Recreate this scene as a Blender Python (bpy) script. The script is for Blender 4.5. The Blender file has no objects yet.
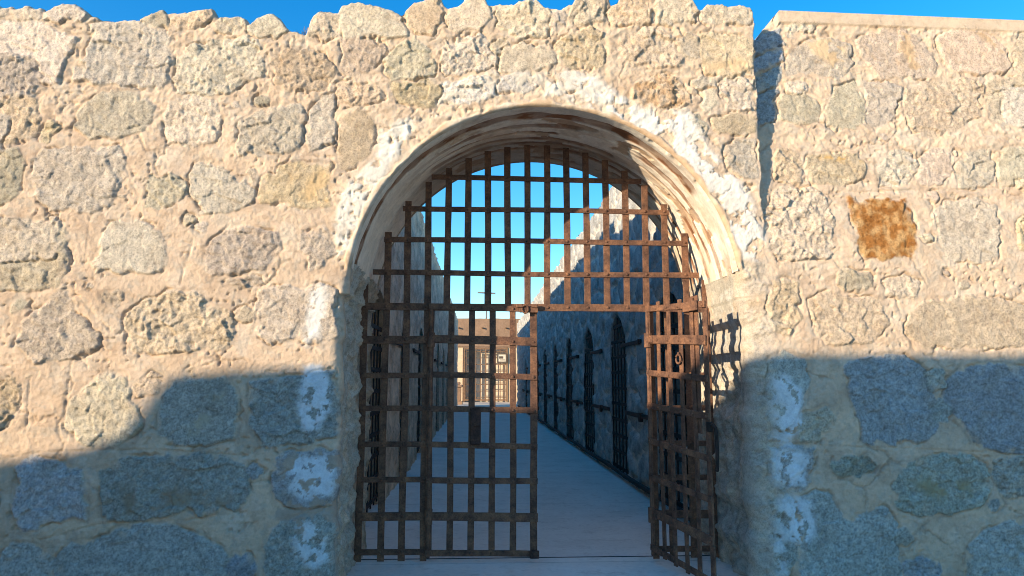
import bpy, bmesh, math, random
import numpy as np
from mathutils import Vector, Matrix

random.seed(7)
sc = bpy.context.scene
col = sc.collection
PI = math.pi

# ------------------------------------------------------------------ camera numbers
F = 700.0
PH = math.atan(92 / 700)
TH = math.atan(34 / 700 * math.cos(PH))
CAM = np.array([0, 0, 1.5])
_r = np.array([math.cos(TH), -math.sin(TH), 0])
_f = np.array([math.sin(TH) * math.cos(PH), math.cos(TH) * math.cos(PH), math.sin(PH)])
_u = np.array([-math.sin(TH) * math.sin(PH), -math.cos(TH) * math.sin(PH), math.cos(PH)])
YF = 5.07          # front face of the gate wall
YG = 5.90          # plane of the iron gate
YB = 6.45          # back face of the gate wall


def P(x, y, Y=YF):
    """photo measurement -> (X, Z) on the upright plane at depth Y"""
    d = _r * (x - 512) / F + _u * (288 - y) / F + _f
    k = Y / d[1]
    return (d[0] * k, 1.5 + d[2] * k)


def recess(z):                 # how far the right wing leans back
    return np.clip((z - 2.5) / 1.8, 0, 1.1) * .24


def PW(x, y):
    X, Z = P(x, y)
    if x > 768:
        for _ in range(3): X, Z = P(x, y, YF + float(recess(Z)))
    return (X, Z)


# ------------------------------------------------------------------ noise
def _hash(ix, iy, seed):
    h = (ix.astype(np.int64) * 374761393 + iy.astype(np.int64) * 668265263 + seed * 982451653) & 0xffffffff
    h = ((h ^ (h >> 13)) * 1274126177) & 0xffffffff
    h = (h ^ (h >> 16)) & 0xffffffff
    return h


def gnoise(x, y, seed=0):
    x = np.asarray(x, float); y = np.asarray(y, float)
    ix = np.floor(x); iy = np.floor(y)
    fx = x - ix; fy = y - iy
    def g(ox, oy):
        a = _hash(ix + ox, iy + oy, seed) * (2 * PI / 4294967296.0)
        return np.cos(a) * (fx - ox) + np.sin(a) * (fy - oy)
    u = fx * fx * fx * (fx * (fx * 6 - 15) + 10); v = fy * fy * fy * (fy * (fy * 6 - 15) + 10)
    return 1.5 * ((g(0, 0) * (1 - u) + g(1, 0) * u) * (1 - v) + (g(0, 1) * (1 - u) + g(1, 1) * u) * v)


def fbm(x, y, s, octv=4, seed=0, gain=.5):
    t = 0; a = 1.0; n = 0
    for k in range(octv):
        t = t + a * gnoise(x * s, y * s, seed + k * 17); n += a
        a *= gain; s *= 2.03
    return t / n


def ridged(x, y, s, octv=4, seed=0):
    t = 0; a = 1.0; n = 0
    for k in range(octv):
        t = t + a * (1 - np.abs(gnoise(x * s, y * s, seed + k * 31)) * 2); n += a
        a *= .5; s *= 2.1
    return t / n


def worley(x, y, s, seed=0):
    """broken-rock facets: tilted plane per cell, plus distance to the cell border"""
    x = x * s; y = y * s
    ix = np.floor(x); iy = np.floor(y)
    f1 = np.full(x.shape, 9.0); f2 = np.full(x.shape, 9.0); pl = np.zeros(x.shape)
    for ox in (-1, 0, 1):
        for oy in (-1, 0, 1):
            cx = ix + ox; cy = iy + oy
            h1 = _hash(cx, cy, seed) / 4294967296.0; h2 = _hash(cx, cy, seed + 1) / 4294967296.0
            h3 = _hash(cx, cy, seed + 2) / 4294967296.0; h4 = _hash(cx, cy, seed + 3) / 4294967296.0
            dx = x - (cx + .1 + .8 * h1); dy = y - (cy + .1 + .8 * h2); d = np.hypot(dx, dy)
            p = dx * (h3 * 2 - 1) + dy * (h4 * 2 - 1) + .5 * (h1 + h3 - 1)
            c = d < f1
            f2 = np.where(c, f1, np.minimum(f2, d)); pl = np.where(c, p, pl); f1 = np.where(c, d, f1)
    return pl, f2 - f1


def sstep(a, b, x):
    t = np.clip((x - a) / (b - a), 0, 1)
    return t * t * (3 - 2 * t)


# ------------------------------------------------------------------ object helpers
def tag(o, label=None, cat=None, group=None, kind=None):
    if label: o['label'] = label
    if cat: o['category'] = cat
    if group: o['group'] = group
    if kind: o['kind'] = kind
    return o


def empty(name, loc=(0, 0, 0), rz=0):
    o = bpy.data.objects.new(name, None); col.objects.link(o)
    o.location = loc; o.rotation_euler = (0, 0, rz); o.empty_display_size = .2
    return o


def np_mesh(name, verts, faces, mat, parent=None, colors=None, mask=None, smooth=True):
    verts = np.asarray(verts, np.float32); faces = np.asarray(faces, np.int32)
    me = bpy.data.meshes.new(name)
    n = len(verts); m = len(faces); k = faces.shape[1]
    me.vertices.add(n); me.vertices.foreach_set('co', verts.ravel())
    me.loops.add(m * k); me.loops.foreach_set('vertex_index', faces.ravel())
    me.polygons.add(m); me.polygons.foreach_set('loop_start', np.arange(0, m * k, k, dtype=np.int32))
    me.update(calc_edges=True)
    me.polygons.foreach_set('use_smooth', np.full(m, smooth))
    if colors is not None:
        a = me.color_attributes.new('Col', 'FLOAT_COLOR', 'POINT')
        c = np.ones((n, 4), np.float32); c[:, :3] = np.clip(colors, 0, 1)
        a.data.foreach_set('color', c.ravel())
    if mask is not None:
        a = me.attributes.new('grain', 'FLOAT', 'POINT')
        a.data.foreach_set('value', np.asarray(mask, np.float32).ravel())
    me.materials.append(mat)
    me.validate()
    o = bpy.data.objects.new(name, me); col.objects.link(o)
    if parent: o.parent = parent
    return o


def bm_obj(name, bm, mat, parent=None, smooth=False):
    bmesh.ops.recalc_face_normals(bm, faces=bm.faces)
    me = bpy.data.meshes.new(name); bm.to_mesh(me); bm.free()
    me.materials.append(mat)
    if smooth:
        for p in me.polygons: p.use_smooth = True
    o = bpy.data.objects.new(name, me); col.objects.link(o)
    if parent: o.parent = parent
    return o


def add_box(bm, c, s, bev=0.0, rot=None):
    M = Matrix.Translation(c) @ (rot.to_4x4() if rot else Matrix()) @ Matrix.Diagonal((s[0], s[1], s[2], 1))
    r = bmesh.ops.create_cube(bm, size=1, matrix=M)
    if bev > 0:
        es = list({e for v in r['verts'] for e in v.link_edges})
        bmesh.ops.bevel(bm, geom=es, offset=bev, segments=1, affect='EDGES')


def add_tube(bm, pts, rad, seg=8, closed=False):
    pts = [Vector(p) for p in pts]; n = len(pts); rings = []
    for i, p in enumerate(pts):
        a = pts[(i - 1) % n] if (closed or i) else pts[0]
        b = pts[(i + 1) % n] if (closed or i < n - 1) else pts[-1]
        t = (b - a).normalized()
        up = Vector((0, 0, 1)) if abs(t.z) < .9 else Vector((1, 0, 0))
        x = t.cross(up).normalized(); y = t.cross(x)
        rings.append([bm.verts.new(p + (x * math.cos(2 * PI * k / seg) + y * math.sin(2 * PI * k / seg)) * rad) for k in range(seg)])
    m = n if closed else n - 1
    for i in range(m):
        A, B = rings[i], rings[(i + 1) % n]
        for k in range(seg):
            bm.faces.new((A[k], A[(k + 1) % seg], B[(k + 1) % seg], B[k]))
    if not closed:
        bm.faces.new(rings[0]); bm.faces.new(rings[-1][::-1])


# ------------------------------------------------------------------ materials
def nmat(name):
    m = bpy.data.materials.new(name); m.use_nodes = True
    nt = m.node_tree; b = nt.nodes['Principled BSDF']
    return m, nt, b


def N(nt, t, **kw):
    n = nt.nodes.new(t)
    for k, v in kw.items():
        if k in n.inputs: n.inputs[k].default_value = v
        else: setattr(n, k, v)
    return n


def noise_node(nt, vec, scale, detail=4, rough=.6):
    n = N(nt, 'ShaderNodeTexNoise')
    n.inputs['Scale'].default_value = scale; n.inputs['Detail'].default_value = detail
    n.inputs['Roughness'].default_value = rough
    nt.links.new(vec, n.inputs['Vector'])
    return n


def ramp(nt, fac, stops):
    r = N(nt, 'ShaderNodeValToRGB')
    e = r.color_ramp.elements
    while len(e) < len(stops): e.new(.5)
    for k, (p, c) in enumerate(stops):
        e[k].position = p; e[k].color = (*c, 1) if len(c) == 3 else c
    nt.links.new(fac, r.inputs['Fac'])
    return r


def mix(nt, fac, a, b, blend='MIX'):
    m = N(nt, 'ShaderNodeMix', data_type='RGBA', blend_type=blend)
    if hasattr(fac, 'node'): nt.links.new(fac, m.inputs[0])
    else: m.inputs[0].default_value = fac
    for s, v in ((6, a), (7, b)):
        if hasattr(v, 'node'): nt.links.new(v, m.inputs[s])
        else: m.inputs[s].default_value = (*v, 1)
    return m.outputs[2]


def math_n(nt, op, a, b):
    m = N(nt, 'ShaderNodeMath', operation=op)
    for s, v in ((0, a), (1, b)):
        if hasattr(v, 'node'): nt.links.new(v, m.inputs[s])
        else: m.inputs[s].default_value = v
    return m.outputs[0]


def bump(nt, b, h, dist, strength=1.0, prev=None):
    n = N(nt, 'ShaderNodeBump'); n.inputs['Distance'].default_value = dist
    n.inputs['Strength'].default_value = strength
    nt.links.new(h, n.inputs['Height'])
    if prev is not None: nt.links.new(prev, n.inputs['Normal'])
    nt.links.new(n.outputs[0], b.inputs['Normal'])
    return n.outputs[0]


def mat_masonry(name, grain_scale=95, grain_amt=1.0, bumpd=.004):
    """vertex colour of each stone/plaster patch, with mineral grain where the stone shows"""
    m, nt, b = nmat(name)
    b.inputs['Roughness'].default_value = .93
    b.inputs['Specular IOR Level'].default_value = .15
    tc = N(nt, 'ShaderNodeTexCoord'); v = tc.outputs['Object']
    at = N(nt, 'ShaderNodeAttribute', attribute_name='Col')
    gr = N(nt, 'ShaderNodeAttribute', attribute_name='grain')
    n1 = noise_node(nt, v, grain_scale, 5, .8)
    n2 = noise_node(nt, v, grain_scale * .30, 6, .75)
    n3 = noise_node(nt, v, 5.0, 4, .6)
    dark = ramp(nt, n1.outputs['Fac'], [(.34, (.50, .49, .50)), (.50, (.97, .97, .97)), (.70, (1.22, 1.21, 1.18))])
    soft = ramp(nt, n2.outputs['Fac'], [(.32, (.70, .68, .67)), (.5, (1, 1, 1)), (.68, (1.17, 1.16, 1.14))])
    big = ramp(nt, n3.outputs['Fac'], [(.30, (.90, .87, .84)), (.5, (1, 1, 1)), (.75, (1.07, 1.07, 1.06))])
    fac = math_n(nt, 'MULTIPLY', gr.outputs['Fac'], grain_amt)
    g1 = mix(nt, fac, (1, 1, 1), dark.outputs[0])
    c = mix(nt, 1.0, at.outputs['Color'], g1, 'MULTIPLY')
    f2 = math_n(nt, 'MULTIPLY_ADD', fac, .65)
    f2.node.inputs[2].default_value = .45
    g2 = mix(nt, f2, (1, 1, 1), soft.outputs[0])
    c = mix(nt, 1.0, c, g2, 'MULTIPLY')
    c = mix(nt, 1.0, c, big.outputs[0], 'MULTIPLY')
    nt.links.new(c, b.inputs['Base Color'])
    # bump: coarse pits + grain, stronger on bare stone
    p = bump(nt, b, n2.outputs['Fac'], bumpd * 2.2, .8)
    gs = math_n(nt, 'MULTIPLY', n1.outputs['Fac'], math_n(nt, 'ADD', gr.outputs['Fac'], .35))
    bump(nt, b, gs, bumpd, .9, p)
    return m


def mat_iron(name, base=(.150, .080, .053), rust=(.27, .135, .075), dark=(.068, .040, .031)):
    m, nt, b = nmat(name)
    tc = N(nt, 'ShaderNodeTexCoord'); v = tc.outputs['Object']
    n1 = noise_node(nt, v, 9, 5, .7); n2 = noise_node(nt, v, 70, 3, .7)
    c1 = ramp(nt, n1.outputs['Fac'], [(.32, dark), (.48, base), (.66, rust)])
    c2 = ramp(nt, n2.outputs['Fac'], [(.3, (.65, .62, .62)), (.6, (1.1, 1.1, 1.1))])
    nt.links.new(mix(nt, 1, c1.outputs[0], c2.outputs[0], 'MULTIPLY'), b.inputs['Base Color'])
    b.inputs['Roughness'].default_value = .72
    b.inputs['Specular IOR Level'].default_value = .12
    bump(nt, b, n2.outputs['Fac'], .0025, .7)
    return m


def mat_simple(name, c, rough=.85, var=.2, scale=8, bd=.004, bscale=40):
    m, nt, b = nmat(name)
    tc = N(nt, 'ShaderNodeTexCoord'); v = tc.outputs['Object']
    n1 = noise_node(nt, v, scale, 5, .65); n2 = noise_node(nt, v, bscale, 4, .65)
    lo = tuple(x * (1 - var) for x in c); hi = tuple(min(1, x * (1 + var)) for x in c)
    r = ramp(nt, n1.outputs['Fac'], [(.3, lo), (.7, hi)])
    g = ramp(nt, n2.outputs['Fac'], [(.3, (.85, .85, .85)), (.7, (1.1, 1.1, 1.1))])
    nt.links.new(mix(nt, 1, r.outputs[0], g.outputs[0], 'MULTIPLY'), b.inputs['Base Color'])
    b.inputs['Roughness'].default_value = rough
    b.inputs['Specular IOR Level'].default_value = .25
    bump(nt, b, n2.outputs['Fac'], bd, .8)
    return m


M_STONE = mat_masonry('granite_and_mortar', 75, .85, .006)
M_SOFFIT = mat_masonry('flaking_plaster', 60, .5, .002)
M_CORR = mat_masonry('cell_block_masonry', 30, .9, .008)
M_IRON = mat_iron('rusted_iron')
M_IRON_D = mat_iron('dark_iron', (.075, .042, .033), (.13, .066, .042), (.042, .028, .024))
M_IRON_B = mat_iron('blackened_iron', (.03, .025, .022), (.06, .035, .028), (.018, .016, .015))


def mat_floor():
    m, nt, b = nmat('worn_concrete')
    tc = N(nt, 'ShaderNodeTexCoord'); v = tc.outputs['Object']
    n1 = noise_node(nt, v, 1.6, 6, .65); n2 = noise_node(nt, v, 22, 5, .7); n3 = noise_node(nt, v, 150, 2, .6)
    c = ramp(nt, n1.outputs['Fac'], [(.3, (.70, .61, .51)), (.5, (.78, .69, .59)), (.7, (.83, .75, .65))])
    g = ramp(nt, n2.outputs['Fac'], [(.25, (.88, .88, .88)), (.5, (1, 1, 1)), (.75, (1.05, 1.05, 1.04))])
    cc = mix(nt, 1, c.outputs[0], g.outputs[0], 'MULTIPLY')
    n4 = noise_node(nt, v, 5.5, 6, .7)
    st = ramp(nt, n4.outputs['Fac'], [(.34, (.86, .83, .80)), (.47, (1, 1, 1)), (.62, (1.0, 1.0, 1.0)), (.74, (1.08, 1.06, 1.03))])
    cc = mix(nt, .9, cc, st.outputs[0], 'MULTIPLY')
    sx_ = N(nt, 'ShaderNodeSeparateXYZ'); nt.links.new(v, sx_.inputs[0])
    wv = math_n(nt, 'FRACT', math_n(nt, 'MULTIPLY', sx_.outputs['Y'], .34), 0.0)
    jl = ramp(nt, wv, [(.0, (.55, .53, .50)), (.008, (1, 1, 1))])      # cast slabs
    cc = mix(nt, .8, cc, jl.outputs[0], 'MULTIPLY')
    nt.links.new(cc, b.inputs['Base Color'])
    b.inputs['Roughness'].default_value = .8
    p = bump(nt, b, n2.outputs['Fac'], .004, .7)
    bump(nt, b, n3.outputs['Fac'], .0015, .6, p)
    return m


M_FLOOR = mat_floor()
M_SAND = mat_simple('desert_sand', (.50, .38, .26), .95, .18, .8, .01, 12)
M_ADOBE = mat_simple('tan_adobe', (.62, .45, .29), .95, .12, 2.5, .006, 14)
M_BROWN = mat_simple('brown_adobe', (.27, .17, .11), .95, .18, 1.5, .012, 7)
M_DARK = mat_simple('cell_interior', (.06, .055, .05), .95, .2, 3)  # near-black, the darkness of the unlit cells put into the colour
M_WHITE = mat_simple('pale_plaster', (.70, .58, .43), .9, .06, 2)
M_SIGN = mat_simple('sign_dark', (.10, .075, .055), .7, .2, 10)
M_SIGNP = mat_simple('sign_pale', (.62, .53, .40), .7, .1, 10)
M_WOOD = mat_simple('weathered_wood', (.20, .115, .065), .85, .3, 9, .004, 60)
M_POLE = mat_simple('grey_pole', (.16, .16, .17), .6, .15, 10)
M_TWIG = mat_simple('dry_twig', (.30, .22, .13), .9, .2, 20)

# ------------------------------------------------------------------ stones of the gate wall, traced (photo measurements)
# colour classes: albedo; b, c, k greyer, with shade of the lower courses painted in
CLS = {
    'g': (.60, .50, .385), 'l': (.655, .55, .43), 'd': (.52, .43, .33), 'y': (.60, .465, .32),
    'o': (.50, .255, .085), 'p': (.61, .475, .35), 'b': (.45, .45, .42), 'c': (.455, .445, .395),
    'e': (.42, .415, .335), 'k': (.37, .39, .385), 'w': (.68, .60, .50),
}
STONES = [
 # caps
 ('g',.012,[(-6,7),(4,5),(11,7),(12,18),(-6,20)]), ('g',.012,[(12,7),(28,5),(42,8),(42,19),(14,19)]),
 ('l',.02,[(44,18),(46,10),(58,4),(70,2),(82,8),(90,15),(88,20),(60,21)]),
 ('g',.016,[(139,19),(152,11),(163,9),(168,14),(168,29),(155,26),(142,23)]),
 ('y',.022,[(168,18),(185,11),(213,8),(214,12),(206,27),(190,30),(169,28)]),
 ('g',.016,[(215,24),(222,16),(235,15),(246,19),(248,24),(235,33),(216,31)]),
 ('l',.02,[(250,25),(258,16),(272,12),(284,23),(288,30),(275,38),(260,38),(248,32)]),
 ('g',.014,[(307,26),(312,14),(320,9),(338,12),(340,36),(322,43),(308,35)]),
 ('g',.024,[(340,10),(345,3),(358,1),(378,6),(398,14),(408,24),(408,36),(392,38),(370,36),(345,38),(340,30)]),
 ('y',.022,[(405,12),(412,4),(425,-2),(440,-4),(444,8),(440,20),(432,34),(416,32),(408,22)]),
 ('g',.02,[(445,14),(448,6),(465,-2),(487,-4),(490,16),(480,30),(460,32),(448,30)]),
 ('l',.018,[(497,14),(502,5),(520,1),(538,-1),(548,8),(550,24),(545,36),(530,38),(510,36),(498,26)]),
 ('g',.014,[(549,14),(560,9),(566,14),(564,24),(552,36),(550,30)]),
 ('g',.022,[(567,18),(574,6),(576,-4),(605,-4),(606,10),(602,20),(580,26),(567,24)]),
 ('p',.018,[(608,14),(615,2),(632,-4),(648,2),(651,18),(648,23),(630,24),(612,26)]),
 ('g',.016,[(653,8),(660,-4),(690,-4),(698,8),(694,22),(668,25),(655,22)]),
 ('l',.012,[(700,10),(706,4),(728,4),(750,6),(751,24),(725,24),(702,24)]),
 ('k',.012,[(757,27),(781,29),(783,44),(758,44)]), ('k',.014,[(758,48),(782,47),(783,62),(770,66),(758,64)]), ('k',.012,[(758,70),(780,68),(779,84),(758,85)]), ('k',.012,[(758,90),(776,90),(774,120),(760,122)]),  # dark bluish stones that deepen the recess shadow by colour
 # course 1
 ('l',.016,[(-8,20),(40,21),(60,32),(76,38),(74,46),(66,60),(58,82),(45,86),(20,80),(-8,76)]),
 ('l',.016,[(92,24),(118,20),(140,22),(165,28),(170,40),(170,80),(160,88),(110,86),(75,82),(71,68),(80,58),(90,42)]),
 ('l',.016,[(176,58),(182,50),(200,42),(240,37),(256,38),(262,60),(263,78),(244,84),(220,96),(180,92),(174,80)]),
 ('y',.014,[(272,60),(285,50),(305,50),(325,55),(334,66),(336,76),(320,90),(295,92),(278,84),(270,70)]),
 ('p',.010,[(340,40),(360,37),(382,42),(386,50),(374,68),(360,76),(342,74)]),
 ('g',.018,[(385,58),(398,48),(415,37),(428,48),(436,64),(434,75),(415,80),(392,80),(385,72)]),
 ('y',.010,[(338,82),(360,79),(378,88),(386,98),(375,104),(345,105),(338,95)]),
 ('y',.010,[(390,84),(410,82),(436,80),(440,92),(436,106),(415,108),(397,100)]),
 ('g',.018,[(441,60),(445,45),(460,36),(480,34),(490,44),(497,58),(496,66),(475,74),(445,76),(441,70)]),
 ('g',.018,[(499,64),(505,50),(520,42),(534,46),(545,44),(553,52),(555,62),(540,70),(515,72),(500,73)]),
 ('y',.016,[(556,60),(557,40),(575,32),(592,24),(602,34),(605,52),(603,66),(590,70),(570,68)]),
 ('p',.010,[(620,46),(624,32),(645,27),(665,28),(676,42),(683,58),(680,66),(655,68),(630,66),(620,58)]),
 ('d',.008,[(490,46),(506,38),(510,44),(502,52),(495,52)]),
 ('w',.010,[(441,82),(470,76),(488,74),(494,84),(494,96),(470,104),(455,106),(443,100)]),
 ('w',.016,[(497,90),(500,78),(520,74),(540,76),(540,84),(522,93),(498,93)]),
 ('g',.010,[(557,76),(575,72),(585,75),(582,90),(570,95),(558,88)]),
 ('o',.012,[(633,98),(634,84),(642,77),(655,74),(680,76),(684,86),(694,105),(682,108),(655,107),(640,104)]),
 ('y',.012,[(700,36),(715,33),(735,36),(750,35),(752,50),(752,74),(730,76),(706,74),(700,66)]),
 ('d',.012,[(681,117),(690,112),(702,115),(706,124),(704,133),(694,134),(684,130)]),
 ('l',.010,[(692,82),(700,76),(716,80),(717,88),(700,88)]),
 ('g',.008,[(722,80),(738,78),(754,80),(755,108),(740,111),(726,109),(720,95)]),
 ('g',.008,[(725,148),(735,140),(755,138),(757,160),(757,178),(740,178),(728,170)]),
 ('l',.008,[(700,92),(712,91),(717,104),(708,112),(700,105)]), ('y',.006,[(712,120),(730,114),(755,116),(756,134),(735,136),(716,134)]),
 ('g',.006,[(676,40),(690,32),(698,38),(698,58),(688,62),(680,52)]),
 # course 2
 ('y',.014,[(-8,102),(20,92),(36,100),(40,120),(36,132),(24,144),(-8,142)]),
 ('d',.016,[(78,110),(86,102),(105,92),(140,94),(152,106),(152,120),(140,132),(115,140),(88,138),(72,132)]),
 ('l',.010,[(165,118),(170,104),(190,94),(215,100),(222,120),(215,140),(185,148),(168,144),(164,130)]),
 ('g',.018,[(235,138),(238,126),(255,112),(275,106),(300,104),(306,118),(304,140),(290,152),(260,156),(240,154)]),
 ('l',.008,[(310,108),(320,98),(335,95),(336,120),(334,142),(320,152),(310,150),(308,130)]),
 ('y',.008,[(339,112),(360,108),(374,122),(376,142),(370,158),(355,168),(339,170)]),
 ('y',.006,[(42,128),(52,120),(60,128),(48,142),(38,138)]),
 # course 3
 ('d',.016,[(-8,150),(18,150),(24,165),(20,190),(10,200),(-8,205)]),
 ('l',.022,[(34,162),(40,150),(65,146),(95,148),(118,146),(126,158),(128,175),(118,188),(108,206),(88,216),(70,210),(50,212),(38,200),(32,182)]),
 ('g',.014,[(146,190),(150,178),(170,174),(184,180),(188,190),(184,200),(160,208),(146,205)]),
 ('g',.018,[(190,176),(196,162),(212,160),(226,172),(245,180),(255,190),(252,205),(225,213),(202,214),(196,200),(190,190)]),
 ('y',.008,[(258,190),(262,178),(278,166),(300,162),(331,164),(331,206),(315,209),(285,206),(260,203)]),
 ('d',.008,[(247,172),(254,168),(258,178),(252,184)]),
 # course 4
 ('d',.016,[(-8,266),(10,240),(25,230),(45,224),(62,226),(70,240),(70,265),(60,285),(45,292),(-8,292)]),
 ('l',.026,[(92,262),(100,248),(104,232),(112,220),(130,219),(155,226),(164,240),(168,262),(162,272),(130,274),(98,272)]),
 ('d',.016,[(204,258),(208,246),(222,232),(228,224),(250,226),(278,234),(282,248),(272,262),(262,270),(235,274),(210,276)]),
 ('g',.014,[(298,244),(302,232),(326,226),(332,240),(334,255),(322,268),(310,272),(304,258)]),
 ('d',.010,[(225,282),(240,276),(260,278),(265,284),(240,288)]),
 # course 5
 ('g',.024,[(16,326),(24,318),(40,308),(58,292),(68,288),(72,300),(80,318),(98,330),(100,345),(84,358),(60,362),(35,362),(25,352),(16,345)]),
 ('g',.022,[(124,320),(128,312),(145,300),(165,292),(195,290),(210,304),(226,310),(237,322),(232,342),(222,350),(190,352),(165,354),(140,354),(128,344),(126,330)]),
 ('g',.010,[(10,302),(22,296),(30,302),(28,310),(12,312)]),
 ('d',.014,[(102,294),(118,290),(124,298),(118,306),(106,304)]),
 ('g',.010,[(232,312),(245,306),(254,312),(252,320),(238,322)]),
 ('g',.022,[(258,292),(280,284),(300,288),(318,284),(336,288),(338,338),(320,343),(290,341),(270,345),(260,336),(254,316)]),
 # course 6
 ('y',.016,[(-8,382),(10,378),(20,388),(18,405),(8,425),(-8,430)]),
 ('g',.020,[(70,405),(85,390),(100,376),(122,374),(130,392),(142,420),(135,436),(110,446),(80,442),(68,425)]),
 ('p',.010,[(135,386),(155,372),(164,378),(155,392),(140,396)]),
 ('c',.016,[(160,390),(185,379),(225,378),(235,392),(240,420),(232,438),(205,444),(170,444),(160,432)]),
 ('b',.022,[(252,384),(290,378),(333,370),(338,410),(335,434),(300,442),(264,444),(252,425)]),
 # course 7
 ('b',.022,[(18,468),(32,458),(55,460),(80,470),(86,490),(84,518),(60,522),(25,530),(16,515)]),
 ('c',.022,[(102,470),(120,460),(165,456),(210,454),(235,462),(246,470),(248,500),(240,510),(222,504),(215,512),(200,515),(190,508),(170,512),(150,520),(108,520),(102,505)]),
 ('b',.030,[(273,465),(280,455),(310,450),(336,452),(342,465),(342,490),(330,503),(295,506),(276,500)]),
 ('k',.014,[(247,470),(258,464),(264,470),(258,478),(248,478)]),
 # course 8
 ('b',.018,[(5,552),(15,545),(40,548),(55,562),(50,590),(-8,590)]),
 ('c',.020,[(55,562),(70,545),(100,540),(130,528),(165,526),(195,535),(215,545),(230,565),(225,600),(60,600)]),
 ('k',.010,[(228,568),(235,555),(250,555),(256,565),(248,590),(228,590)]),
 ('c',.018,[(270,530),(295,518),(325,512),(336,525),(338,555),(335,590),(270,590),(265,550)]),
 # right wing
 ('l',.006,[(786,28),(800,20),(815,24),(812,32),(788,35)]),
 ('g',.014,[(788,60),(796,48),(810,40),(830,38),(850,46),(852,64),(838,80),(815,76),(800,72),(788,74)]),
 ('p',.020,[(856,40),(872,31),(890,26),(905,30),(920,42),(936,62),(936,74),(920,78),(880,79),(872,70),(860,56)]),
 ('p',.022,[(938,38),(958,28),(975,28),(990,36),(1008,52),(1012,62),(1004,72),(975,74),(948,70),(940,52)]),
 ('g',.014,[(1017,34),(1040,32),(1060,44),(1058,70),(1014,68)]),
 ('d',.010,[(779,105),(782,94),(800,90),(815,98),(820,112),(816,122),(795,124),(780,120)]),
 ('g',.010,[(827,112),(835,90),(855,82),(863,96),(864,118),(855,128),(835,130),(828,125)]),
 ('g',.008,[(865,84),(885,82),(900,88),(898,104),(892,118),(875,128),(868,122)]),
 ('p',.008,[(905,88),(925,82),(965,80),(982,86),(978,116),(960,130),(935,136),(912,130),(905,110)]),
 ('g',.008,[(988,84),(1010,76),(1040,76),(1050,122),(1005,125),(990,118)]),
 ('l',.010,[(785,84),(800,80),(810,88),(800,94),(788,92)]),
 ('y',.006,[(773,160),(780,148),(798,152),(804,170),(800,182),(776,180)]),
 ('y',.010,[(808,157),(830,152),(855,154),(866,164),(862,178),(840,185),(812,182),(806,172)]),
 ('g',.006,[(878,162),(895,150),(912,154),(918,170),(910,184),(880,186)]),
 ('p',.008,[(920,160),(935,148),(950,156),(950,172),(940,184),(920,184)]),
 ('l',.006,[(955,170),(965,152),(990,150),(996,170),(985,188),(960,188)]),
 ('g',.010,[(998,160),(1010,148),(1040,146),(1044,188),(1000,186)]),
 ('g',.012,[(770,197),(780,188),(815,188),(826,204),(832,226),(830,256),(800,259),(777,260),(770,240),(768,215)]),
 ('o',.008,[(848,198),(870,200),(905,200),(912,215),(916,232),(914,250),(910,258),(885,259),(863,262),(858,240),(852,216)]),
 ('g',.006,[(932,214),(945,202),(975,198),(994,206),(998,225),(997,258),(980,262),(945,258),(938,240)]),
 ('y',.010,[(1018,218),(1040,212),(1044,250),(1020,250)]),
 ('d',.006,[(838,284),(836,275),(850,270),(872,276),(870,290),(845,290)]),
 ('g',.010,[(885,282),(905,276),(920,283),(915,296),(898,299),(886,292)]),
 ('y',.012,[(772,284),(785,276),(798,284),(800,318),(790,335),(774,330),(768,310)]),
 ('y',.014,[(810,300),(830,292),(880,300),(888,325),(870,342),(830,346),(814,330)]),
 ('y',.014,[(908,316),(925,302),(965,296),(1000,300),(1025,308),(1040,345),(980,348),(925,346),(908,335)]),
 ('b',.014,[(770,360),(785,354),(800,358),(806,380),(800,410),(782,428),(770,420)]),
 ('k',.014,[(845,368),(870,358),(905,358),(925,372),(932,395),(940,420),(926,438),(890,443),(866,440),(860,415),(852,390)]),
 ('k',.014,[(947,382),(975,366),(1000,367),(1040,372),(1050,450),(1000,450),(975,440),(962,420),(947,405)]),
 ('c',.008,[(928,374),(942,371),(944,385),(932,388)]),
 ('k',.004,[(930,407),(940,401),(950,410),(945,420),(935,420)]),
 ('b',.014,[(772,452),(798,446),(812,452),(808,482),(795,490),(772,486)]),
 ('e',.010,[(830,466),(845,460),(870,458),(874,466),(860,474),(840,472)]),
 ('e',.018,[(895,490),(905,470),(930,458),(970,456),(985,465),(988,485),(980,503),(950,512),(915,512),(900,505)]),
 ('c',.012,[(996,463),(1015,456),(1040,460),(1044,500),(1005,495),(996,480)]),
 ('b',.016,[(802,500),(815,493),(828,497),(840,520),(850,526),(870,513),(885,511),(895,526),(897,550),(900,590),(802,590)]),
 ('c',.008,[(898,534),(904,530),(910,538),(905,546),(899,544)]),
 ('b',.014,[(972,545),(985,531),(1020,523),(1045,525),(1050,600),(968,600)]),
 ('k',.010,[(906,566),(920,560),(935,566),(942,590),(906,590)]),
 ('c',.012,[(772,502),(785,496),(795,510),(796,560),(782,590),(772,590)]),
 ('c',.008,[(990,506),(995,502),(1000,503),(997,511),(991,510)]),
 ('g',.008,[(800,420),(825,408),(832,420),(820,440),(800,438)]),
]
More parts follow.
